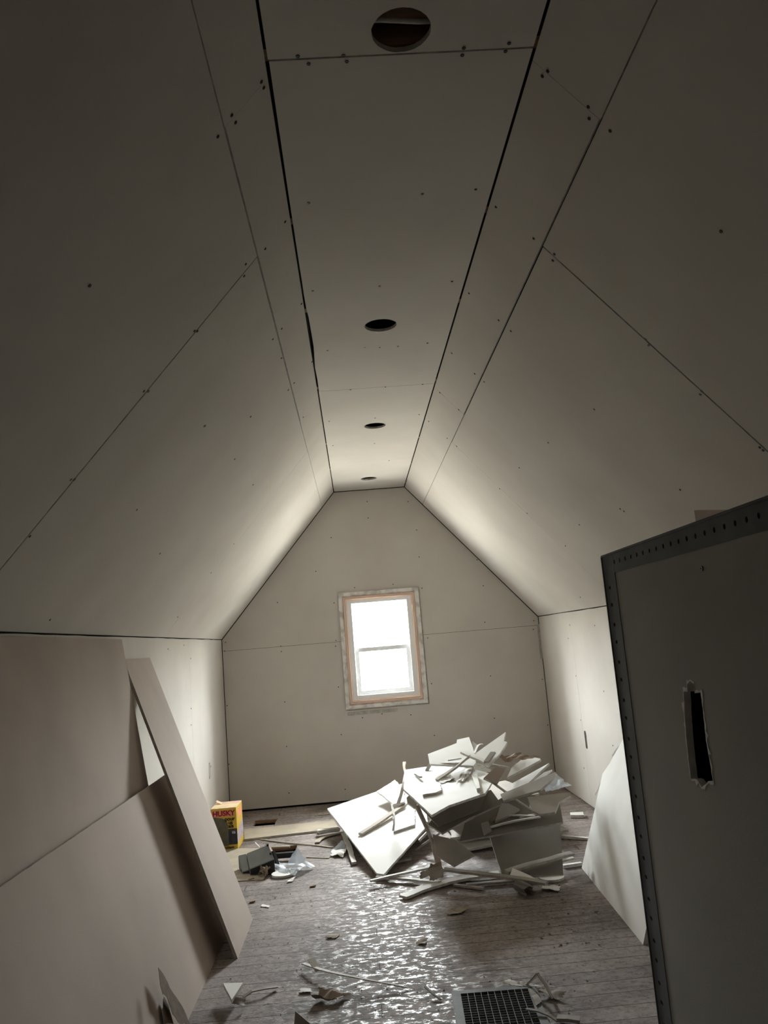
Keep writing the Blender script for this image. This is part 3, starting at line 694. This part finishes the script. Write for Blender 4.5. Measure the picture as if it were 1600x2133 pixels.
S([(632, 590), (725, 650), (895, 560)], (.24, .16, .26), .022, .011, 'bent V shaped strip below the steep board')
S([(1000, 615), (1140, 575), (1285, 555)], (.21, .22, .22), .022, .008, 'pale strip along the shelf board front', WB, on='shelf')
S([(1085, 548), (1170, 540), (1255, 552)], (.24, .25, .235), .012, .006, 'thin curved strip on the shelf board', WB, on='shelf')
S([(1165, 560), (1220, 535), (1340, 540)], (.24, .25, .24), .014, .005, 'torn white sliver at right end of the shelf board', ['face', 'face', 'face'], jit=.8, on='shelf')
S([(690, 345), (760, 300), (835, 245), (885, 205)], (.43, .46, .50, .545), .03, .012, 'dark arched strip over the top of the pile', ['back', 'gypdirty', 'back'])
S([(930, 252), (1030, 258), (1100, 275)], (.50, .49, .46), .03, .014, 'brown strip bridging the pile crest, right of the arched strip', ['back', 'gypdirty', 'back'])
S([(652, 250), (820, 247)], (.495, .50), .02, .012, 'pale narrow strip below the notched white board', WB)
S([(630, 292), (648, 255), (672, 222)], (.44, .47, .50), .02, .012, 'short dark strip standing up left of the pile crest')
S([(565, 310), (600, 328)], (.41, .40), .015, .01, 'very short dark strip at left of the bright top panel', on='top')
S([(835, 185), (900, 210), (975, 245)], (.56, .54, .51), .045, .012, 'wide white strip across the notched board at crest', WB)
S([(975, 242), (1015, 186)], (.515, .56), .035, .012, 'short dark strip standing right of the crest centre')
S([(905, 190), (925, 140), (945, 130), (955, 138)], (.55, .58, .585, .58), .012, .003, 'thin curled paper ribbon at the top of the pile', ['face']*3)
S([(755, 232), (830, 220)], (.53, .54), .012, .006, 'thin dark sliver on the notched white board')
S([(155, 650), (185, 730), (212, 822)], (.02, .014, .014), .03, .013, 'white strip on floor beside the left wing, running to the camera', WB)
S([(8, 640), (130, 625)], (.03, .03), .05, .02, 'short thick white strip on floor at far left of pile', WB)
S([(1408, 668), (1480, 670), (1560, 682)], (.015, .015, .01), .025, .012, 'grey strip on floor right of pile, toward the leaning white sheet', WB)
S([(1412, 838), (1520, 822)], (.012, .012), .025, .012, 'grey strip on floor right of pile, nearer the camera', WB)
S([(790, 948), (960, 968)], (.01, .01), .02, .01, 'small grey strip on floor in front of the front strips')
S([(568, 968), (655, 942)], (.012, .012), .018, .01, 'tiny pale strip on floor left of the widest strip', WB)
S([(500, 245), (497, 262), (508, 280), (512, 300)], (.44, .43, .42, .41), .018, .014, 'twisted brown paper stub standing at pile left edge', ['brown', 'face', 'brown'], jit=.9, name='paper_twist', cat='paper scrap')
S([(450, 815), (540, 798)], (.02, .02), .02, .01, 'dark stub on floor behind the left wing lower corner')

def paper(px, z, amp, label, mats=('brown', 'face'), conv=A, n=None, curl=0, freq=9, seed=0, cat='paper scrap', name='paper_scrap', ragged=.12, group=None, on=None):
    px = [conv(*q) for q in px]
    if on: n = KEPT[on][1]; k0 = hit(*px[0], KEPT[on][0]+n*.003, n); z = k0.z
    if n is None: pts = [at_z(a, b, z if not isinstance(z, (list, tuple)) else z[i]) for i, (a, b) in enumerate(px)]
    else:
        n = Vector(n).normalized(); p0 = at_z(*px[0], z); pts = [hit(a, b, p0, n) for a, b in px]
    bm = bmesh.new(); paper_bm(bm, pts, amp, seed, curl=curl, freq=freq, ragged=ragged)
    o = fin(bm, name, list(mats)); return tag(o, label, cat, group)
I_ = lambda x, y: (x, y)
paper([(840, 340), (1000, 350), (1100, 280), (880, 290)], .50, .03, 'crumpled brown paper on the pile crest, right of the peak', conv=B, n=(-.1, -.6, 1), seed=1)
paper([(980, 310), (1090, 330), (1290, 295), (1040, 278)], .53, .012, 'long curled brown paper over the right shoulder of the pile', conv=B, n=(-.15, -.35, 1), seed=2)
paper([(500, 560), (600, 500), (650, 400), (560, 380)], .42, .02, 'crumpled grey white paper flap at centre of pile top', ('face', 'backfine'), conv=B, n=(-.2, -.5, 1), seed=3, on='top')
paper([(560, 400), (850, 460), (760, 390), (620, 320)], .45, .02, 'crinkled white paper under the arched strip on top', ('face', 'backfine'), conv=B, n=(.1, -.5, 1), seed=4)
paper([(340, 545), (480, 510), (440, 460), (320, 500)], .41, .01, 'folded white paper on the bright top panel', ('face', 'backfine'), conv=B, n=(-.1, -.3, 1), seed=5, on='top')
paper([(1290, 375), (1320, 415), (1462, 382), (1370, 308)], .28, .02, 'translucent plastic sheet hanging at far right of pile', ('film', 'film'), n=(-.3, -.7, 1), seed=6, cat='plastic film', name='plastic_film')
paper([(650, 925), (730, 915), (720, 850), (640, 850)], .03, .02, 'crumpled grey paper ball among the front strips', ('backfine', 'backfine'), n=(0, -.8, 1), seed=7)
paper([(590, 915), (660, 900), (650, 855), (600, 870)], .03, .02, 'small crumpled paper left of the grey paper ball', ('backfine', 'face'), n=(0, -.8, 1), seed=8)
paper([(1050, 790), (1175, 760), (1160, 715), (1090, 725)], .06, .02, 'crumpled grey paper on the flat offcut under the pile', ('backfine', 'backfine'), n=(0, -.8, 1), seed=9)
paper([(640, 880), (720, 860), (715, 820), (650, 830)], .05, .02, 'dark crumpled paper above the grey paper ball', ('brown', 'backfine'), n=(0, -.7, 1), seed=10)
paper([(1210, 520), (1290, 525), (1250, 470), (1235, 470)], .26, .02, 'torn white plastic tuft on right of the shelf board', ('film', 'face'), n=(0, -1, .8), seed=11)
paper([(1000, 590), (1090, 560), (1100, 545), (1020, 560)], .235, .012, 'crumpled tan paper at left of the shelf board strips', ('brown', 'backfine'), n=(0, -.6, 1), seed=12, on='shelf')
paper([(1290, 975), (1395, 985), (1400, 955), (1300, 955)], .006, .012, 'torn white paper on floor right of the paper roll', ('face', 'face'), seed=13)
# round cut-outs from the ceiling light holes
def disc(q, r, label, z=0, rz=0):
    c = at_z(*q, z); bm = bmesh.new()
    slab_bm(bm, circle((0, 0, TW+.002), r, X, Y, 40, .02), (0, 0, 1), TW)
    o = fin(bm, 'drywall_disc', WB); o.location = (c.x, c.y, z); return tag(o, label, 'drywall disc')
disc(A(1350, 915), .065, 'round drywall cut-out on floor at right foot of the pile')
disc(Cc(845, 1172), .066, 'round drywall cut-out on floor in front of the plastic film')
# paper roll
bm = bmesh.new(); a = at_z(*A(1155, 950), .028); b = at_z(*A(1225, 985), .030); k = 22
def spiral(c, d, turns=1.4, r0=.018, r1=.03):
    s = d.cross(Z).normalized(); out = []
    for i in range(k+1):
        t = i/k; r = r0+(r1-r0)*t; an = t*turns*2*math.pi
        out.append(c+s*(r*math.cos(an))+Z*(r*math.sin(an)))
    return out
d = (b-a).normalized(); ra, rb = spiral(a, d), spiral(b, d)
va = [bm.verts.new(p) for p in ra]; vb = [bm.verts.new(p+Vector((random.uniform(-.008, .008), random.uniform(-.008, .008), 0))) for p in rb]
for i in range(k): bm.faces.new([va[i], va[i+1], vb[i+1], vb[i]])
bmesh.ops.solidify(bm, geom=bm.faces[:], thickness=.002)
tag(fin(bm, 'paper_roll', ['backfine']), 'curled tube of torn paper on floor in front of pile right side', 'paper roll')

# ================================================================ LEFT BACK CORNER
# contractor bag carton
bx = empty('bag_carton'); c0 = at_z(496, 1768.6, 0); bw, bd = .170, .235
zt = at_y(497, 1681.5, c0.y).z; rz = math.radians(-1.0)
bx.location = (c0.x, c0.y, 0); bx.rotation_euler = (0, 0, rz)
tag(bx, 'yellow HUSKY bag carton with red lettering standing by left back corner', 'carton')
bm = bmesh.new(); box_bm(bm, (-bw/2, bd/2, zt/2), (bw, bd, zt)); fin(bm, 'carton_body', ['yellow'], bx)
bm = bmesh.new(); box_bm(bm, (-bw/2, bd/2, zt+.0015), (bw, bd, .003)); 
box_bm(bm, (-bw+.03, bd*.75, zt+.010), (.05, .05, .002), 0, Matrix.Rotation(.5, 3, 'Y')); fin(bm, 'lid_flap', ['ctop'], bx)
def face_patch(pts, mat_, y=-.0006, name='printed_patch'):
    bm = bmesh.new(); slab_bm(bm, [Vector((a*bw-bw, y, b*zt)) for a, b in pts], (0, -1, 0), .0005); return fin(bm, name, [mat_]*3, bx)
face_patch([(.04, .80), (.90, .80), (.90, .94), (.04, .96)], 'pink')
face_patch([(0, .10), (.66, .10), (.66, .60), (.62, .70), (.45, .76), (.02, .82), (0, .82)], 'bagprint', -.0010)
face_patch([(.66, .12), (1, .12), (1, .50), (.66, .50)], 'bagprint2', -.0010)
face_patch([(.80, .38), (.93, .38), (.93, .44), (.80, .44)], 'lilac', -.0014)
def side_patch(pts, mat_):
    bm = bmesh.new(); slab_bm(bm, [Vector((.0010, a*bd, b*zt)) for a, b in pts], (1, 0, 0), .0006); return fin(bm, 'printed_patch', [mat_]*3, bx)
side_patch([(.2, .72), (.85, .72), (.85, .92), (.2, .90)], 'pink')
side_patch([(.0, .14), (1, .20), (1, .58), (.5, .50), (0, .40)], 'lilac')
def text(s, x, z, size, mat_, bold=.0, yy=-.0022, parent=bx, sxx=1.0):
    cu = bpy.data.curves.new('t', 'FONT'); cu.body = s; cu.size = size; cu.offset = bold; cu.extrude = .0004; cu.align_x = 'LEFT'
    ob = bpy.data.objects.new('t', cu); col.objects.link(ob); bpy.context.view_layer.update()
    me = bpy.data.meshes.new_from_object(ob.evaluated_get(bpy.context.evaluated_depsgraph_get()))
    bpy.data.objects.remove(ob)
    for v in me.vertices: v.co = Vector((v.co.x*sxx+x, yy, v.co.y+z))
    me.name = 'lettering'; o = link('lettering', me, [mat_], parent); return o
text('HUSKY', -bw*.93, zt*.825, .046, 'red', .0016, sxx=1.02)
text('pour', -bw*.46, zt*.70, .034, 'ink', .0012)
text('us', -bw*.33, zt*.615, .034, 'ink', .0012)
text('als', -bw*.33, zt*.53, .034, 'ink', .0012)
text('Resistant', -bw*.62, zt*.035, .022, 'ink', .0006)
# beige strip, tan sheet
def flat(px, z, t, mats, label, cat, conv=I_, name='drywall_strip', am=.001, n=(0, 0, 1)):
    pts = [at_z(*conv(*q), z) for q in px]
    return tag(slab(name, rough(pts, am, .05), n, t, mats), label, cat)
flat([(509, 1748), (706, 1725), (695, 1708), (508, 1727)], TW+.001, TW, ['tan', 'gypdirty', 'back'], 'long tan drywall strip on floor below the back window wall', 'drywall strip')
flat([(436, 1768), (566, 1766), (575, 1800), (548, 1832), (470, 1836)], .004, .003, ['tan']*3, 'tan cardboard sheet flat on floor under the grey plastic box', 'cardboard sheet', name='cardboard_sheet')
S([(1165, 768), (1250, 745), (1365, 735)], (.012, .012, .012), .05, .016, 'short pale strip beside right end of the long tan strip', WB, conv=Cc)
S([(640, 838), (900, 870), (1100, 885), (1300, 912)], (.004, .006, .006, .004), .012, .005, 'long thin tan splinter on floor behind the plastic film', ['tan']*3, conv=Cc, name='wood_splinter', cat='splinter')
S([(585, 868), (628, 910)], (.05, .03), .006, .004, 'tiny white splinter standing behind the grey plastic box', ['face']*3, conv=Cc, name='wood_splinter', cat='splinter')
S([(1155, 865), (1200, 815), (1375, 780)], (.01, .012, .006), .035, .003, 'bent pink paper strip on floor left of the pile', ['tan']*3, conv=Cc, name='paper_strip', cat='paper scrap')
S([(1060, 1002), (1160, 1005), (1270, 1010)], (.003, .003, .003), .01, .004, 'thin splinter on floor below the long tan splinter', ['tan']*3, conv=Cc, name='wood_splinter', cat='splinter')
S([(1165, 605), (1210, 612), (1290, 592)], (.004, .01, .004), .02, .002, 'pale paper shred on floor near base of back wall', ['tan']*3, conv=Cc, name='paper_strip', cat='paper scrap')
paper([(1285, 990), (1400, 1005), (1450, 930), (1300, 930)], .006, .02, 'crumpled white plastic on floor left of the pile', ('face', 'face'), conv=Cc, seed=21, name='plastic_scrap', cat='plastic scrap')
paper([(1300, 930), (1440, 930), (1395, 850), (1385, 850)], .01, .01, 'clear film peak above the crumpled white plastic', ('film', 'film'), conv=Cc, n=(0, -1, .6), seed=22, name='plastic_film', cat='plastic film')
# grey plastic box tipped on its side
gb = empty('plastic_box'); g0 = at_z(*Cc(500, 1138), 0)
gb.location = g0; tag(gb, 'grey plastic box with black sides tipped over on the tan cardboard', 'plastic box')
def gpt(px, z): return at_z(*Cc(*px), z)-g0
def gpl(px, ref, z):
    n = Vector((-.30, -.62, 1)).normalized(); p0 = at_z(*Cc(*ref), z); return hit(*Cc(*px), p0, n)-g0
def hexa(name, top, bot, mi, mats, parent):
    bm = bmesh.new(); t = [bm.verts.new(p) for p in top]; b = [bm.verts.new(p) for p in bot]
    bm.faces.new(t).material_index = 0
    bm.faces.new(list(reversed(b))).material_index = 1
    for i in range(len(t)): bm.faces.new([t[i], t[(i+1) % len(t)], b[(i+1) % len(t)], b[i]]).material_index = mi
    bmesh.ops.bevel(bm, geom=bm.edges[:], offset=.003, segments=2, affect='EDGES')
    return fin(bm, name, mats, parent)
yb = g0.y+.02
T = [(505, 965), (705, 885), (765, 1018), (535, 1112)]
tp = [gpl(q, (535, 1112), .040) for q in T]
hexa('box_shell', tp, [Vector((p.x, p.y, .006)) for p in tp], 1, ['greyp', 'black'], gb)
T = [(428, 985), (502, 968), (545, 1114), (465, 1139)]
tp = [gpl(q, (465, 1139), .016) for q in T]
hexa('box_flange', tp, [Vector((p.x, p.y, .005)) for p in tp], 1, ['greyp', 'black'], gb)
for px in ((700, 890), (728, 968)):
    bm = bmesh.new(); q = gpl(px, (535, 1112), .043); box_bm(bm, q, (.012, .012, .012)); fin(bm, 'box_stud', ['black'], gb)
S([(745, 945), (790, 1078)], (.09, .01), .022, .02, 'black plastic bar leaning on right side of the grey box', ['black']*3, conv=Cc, name='plastic_bar', cat='plastic bar', jit=0)
S([(772, 990), (955, 975)], (.03, .03), .03, .03, 'black plastic bar lying across the floor gap', ['black']*3, conv=Cc, name='plastic_bar', cat='plastic bar', jit=0)
S([(740, 910), (905, 905)], (.01, .01), .02, .01, 'thin pale batten at the far edge of floor gap', ['tan']*3, conv=Cc, name='wood_batten', cat='batten', jit=0)
paper([(735, 1120), (950, 1175), (1140, 1085), (760, 1050)], .012, .025, 'milky plastic film sheet on floor right of the grey box', ('film', 'film'), conv=Cc, seed=31, name='plastic_film', cat='plastic film', ragged=.05)
paper([(880, 1060), (1060, 1060), (1010, 960), (975, 905)], .03, .015, 'raised peak of milky plastic film behind the flat film', ('film', 'film'), conv=Cc, n=(0, -1, .5), seed=32, name='plastic_film', cat='plastic film', ragged=.05)
paper([(615, 1175), (700, 1180), (725, 1110), (660, 1100)], .01, .035, 'crumpled brown paper on floor in front of the grey box', ('brown', 'brown'), conv=Cc, seed=33, n=(0, -.4, 1), freq=25)
S([(625, 1065), (660, 1095), (680, 1110)], (.05, .045, .04), .01, .004, 'thin white paper shred above the crumpled brown paper', ['face']*3, conv=Cc, name='paper_strip', cat='paper scrap')
paper([(880, 1235), (930, 1225), (960, 1195), (900, 1210)], .005, .008, 'small white chip on floor below the round cut-out', ('face', 'face'), conv=Cc, seed=34, name='plaster_chip', cat='plaster chip')
P('drywall_scrap', [(1458, 545), (1455, 530), (1530, 527), (1535, 545)], 0, .022, (0, 0, 1), WB, 'small white block on floor by the right knee wall', t=.02)
for i, (x, y, c) in enumerate([(550, 1203, 'left of the crumpled brown paper'), (1120, 1268, 'below the milky film'), (560, 1412, 'near the foot of the narrow board')]):
    S([(x-28, y+8), (x+22, y-6)], (.004, .006), .012, .006, 'short dark splinter on floor '+c, ['lumber']*3, conv=Cc, name='wood_splinter', cat='splinter', jit=.6)
paper([(640, 1458), (710, 1468), (725, 1450), (650, 1438)], .003, .006, 'small white chip on floor beside the narrow board foot', ('face', 'face'), conv=Cc, seed=35, name='plaster_chip', cat='plaster chip')

# ================================================================ FOREGROUND
reg = empty('floor_register'); reg.matrix_world = REG
tag(reg, 'square steel floor register with mesh grille, set in floor at bottom right', 'floor register')
bm = bmesh.new(); R4 = lambda a, b, z: [Vector((-a, -b, z)), Vector((a, -b, z)), Vector((a, b, z)), Vector((-a, b, z))]
slab_bm(bm, R4(.148, .190, .010), (0, 0, 1), .003, [R4(.120, .162, .010)])
slab_bm(bm, R4(.152, .194, .007), (0, 0, 1), .006, [R4(.120, .162, .007)])
fin(bm, 'register_frame', ['metal'], reg)
bm = bmesh.new()
for i in range(1, 10): box_bm(bm, (-.12+i*.024, 0, .004), (.0018, .324, .012))
fin(bm, 'lengthwise_bars', ['metal'], reg)
bm = bmesh.new()
for i in range(1, 18): box_bm(bm, (0, -.162+i*.018, .003), (.24, .0014, .006))
fin(bm, 'cross_bars', ['metal'], reg)
bm = bmesh.new(); box_bm(bm, (0, 0, -.10), (.25, .33, .004)); fin(bm, 'dark_plate', ['dark'], reg)  # dark plate below the grille, standing in for the shaded hole

def FG(x, y): return (300+x*.6875, 1850+y*.6875)
def GR(x, y): return (920+x/5, 1980+y/5)
S([(483, 228), (560, 255), (700, 282), (800, 302)], (.02, .035, .03, .006), .016, .004, 'long thin curved paper strip on floor at lower centre', WB, conv=FG, name='paper_strip', cat='paper scrap', taper=.4)
S([(505, 214), (530, 250)], (.045, .02), .03, .003, 'short white tab at the left end of the long curved strip', WB, conv=FG, name='paper_strip', cat='paper scrap')
paper([(510, 345), (590, 345), (625, 322), (535, 320)], .006, .03, 'dark curled drywall paper on floor at lower centre', ('back', 'brown'), conv=FG, seed=41)
flat([(240, 288), (300, 286), (266, 338)], .045, TW, WB, 'white triangular drywall scrap at lower left floor', 'drywall scrap', conv=FG, name='drywall_scrap')
paper([(268, 362), (305, 368), (310, 335), (275, 340)], .008, .03, 'curled paper scrap beside the white triangular scrap', ('backfine', 'backfine'), conv=FG, seed=42, n=(0, -.6, 1))
S([(300, 330), (320, 300), (360, 308), (405, 300)], (.01, .03, .02, .008), .014, .004, 'twisted dark paper strip right of the white triangular scrap', BB, conv=FG, name='paper_strip', cat='paper scrap', jit=.8)
paper([(470, 318), (508, 316), (505, 303), (475, 305)], .003, .008, 'small round white chip left of the dark curled paper', ('face', 'face'), conv=FG, seed=43, name='plaster_chip', cat='plaster chip')
P('drywall_scrap', [(458, 372), (505, 412), (455, 412)], 2, .004, (0, -1, .25), BB, 'dark pointed shard standing at bottom edge of the photo', conv=FG, t=.006)
S([(852, 298), (875, 330), (900, 338)], (.02, .012, .004), .008, .004, 'thin dark twig shaped paper strip left of the floor register', BB, conv=FG, name='paper_strip', cat='paper scrap')
paper([(912, 82), (960, 78), (990, 58), (930, 66)], .004, .015, 'torn tan paper on floor between pile and floor register', ('tan', 'backfine'), conv=FG, seed=44)
paper([(822, 168), (850, 170), (862, 154), (835, 158)], .004, .012, 'small dark paper flake on the shiny floor streak', ('back', 'back'), conv=FG, seed=45)
paper([(548, 152), (580, 152), (595, 140), (560, 142)], .003, .01, 'small dark flake on floor left of the shiny streak', ('back', 'back'), conv=FG, seed=46)
paper([(648, 340), (800, 378), (1190, 385), (700, 310)], .008, .01, 'white torn paper above the top edge of the floor register', ('face', 'face'), conv=GR, seed=47, ragged=.2)
S([(890, 355), (960, 300), (1000, 240)], (.01, .03, .07), .013, .004, 'dark leg of a bent paper strip above the floor register', BB, conv=GR, name='paper_strip', cat='paper scrap')
S([(1005, 245), (1100, 350), (1160, 500)], (.07, .04, .006), .011, .004, 'pale bent paper strip arching down right of floor register', WB, conv=GR, name='paper_strip', cat='paper scrap')
paper([(1010, 450), (1230, 520), (1300, 470), (1060, 420)], .006, .018, 'grey torn paper piece right of the floor register', ('backfine', 'backfine'), conv=GR, seed=48)
S([(880, 610), (1010, 600), (1130, 670), (1215, 735)], (.02, .025, .015, .006), .012, .004, 'dark strip crossing the right edge of the floor register', BB, conv=GR, name='paper_strip', cat='paper scrap')
S([(1205, 705), (1310, 700), (1440, 725)], (.012, .018, .01), .03, .01, 'rolled grey paper strip at bottom right of the floor register', ['backfine']*3, conv=GR, name='paper_strip', cat='paper scrap')
paper([(905, 400), (960, 395), (1045, 530), (985, 575)], .014, .004, 'grey card piece over the right corner of floor register', ('backfine', 'backfine'), conv=GR, seed=49, ragged=.05)
# torn brown paper standing against the low sheet, bottom left
def LB(x, y): return (x/2.5, 1280+y/2.5)
def on(px, off):  # point a little in front of the leaning low sheet
    n = Vector((.715, 0, .285)).normalized(); p0 = Vector((-.700, 0, 0))+n*off
    return hit(*LB(*px), p0, n)
bm = bmesh.new()
pl_ = [(825, 1838), (850, 1870), (895, 1960), (930, 2010), (960, 2060), (990, 2133), (940, 2133), (900, 2080), (870, 1990), (845, 1960)]
lo = [on(q, .03) for q in pl_]; slab_bm(bm, rough(lo, .003, .015), (.93, 0, .37), .0015)
lo = [on(q, .012) for q in [(855, 1990), (880, 2040), (905, 2133), (855, 2133), (845, 2060)]]; slab_bm(bm, rough(lo, .003, .015), (.93, 0, .37), .0015)
lo = [on(q, .045) for q in [(825, 1838), (845, 1900), (850, 1980), (835, 1930)]]; slab_bm(bm, rough(lo, .003, .015), (.93, 0, .37), .0015)
tag(fin(bm, 'torn_paper', ['darkbrown', 'gyp', 'back']), 'torn brown drywall paper sticking up against the low sheet at bottom left', 'torn paper')

# crumbs of plaster and dirt: nobody could count them
bm = bmesh.new()
def crumb(p, s):
    vs = [bm.verts.new(p+Vector((random.uniform(-1, 1), random.uniform(-1, 1), random.uniform(0, .7)))*s) for _ in range(6)]
    try: bmesh.ops.convex_hull(bm, input=vs)
    except Exception: pass
rnd = random.Random(3)
def scatter(n, x0, x1, y0, y1, s0, s1):
    for _ in range(n):
        q = at_z(rnd.uniform(x0, x1), rnd.uniform(y0, y1), 0)
        if q.x < -.66 or q.x > (1.0 if q.y > 2.8 else .8): continue
        if .22 < q.x < .56 and q.y < 3.18 or q.x < -.35 and q.y > 4.7: continue
        crumb(q, rnd.uniform(s0, s1)**1)
scatter(90, 1120, 1270, 1840, 1975, .002, .008)
scatter(260, 430, 1370, 1860, 2133, .001, .005)
scatter(110, 520, 760, 1740, 1900, .002, .006)
scatter(60, 760, 1240, 1820, 1900, .002, .008)
o = fin(bm, 'dirt_crumbs', ['dust']); o['kind'] = 'stuff'; o['label'] = 'small crumbs of plaster and dirt scattered over the plank floor'; o['category'] = 'dirt'
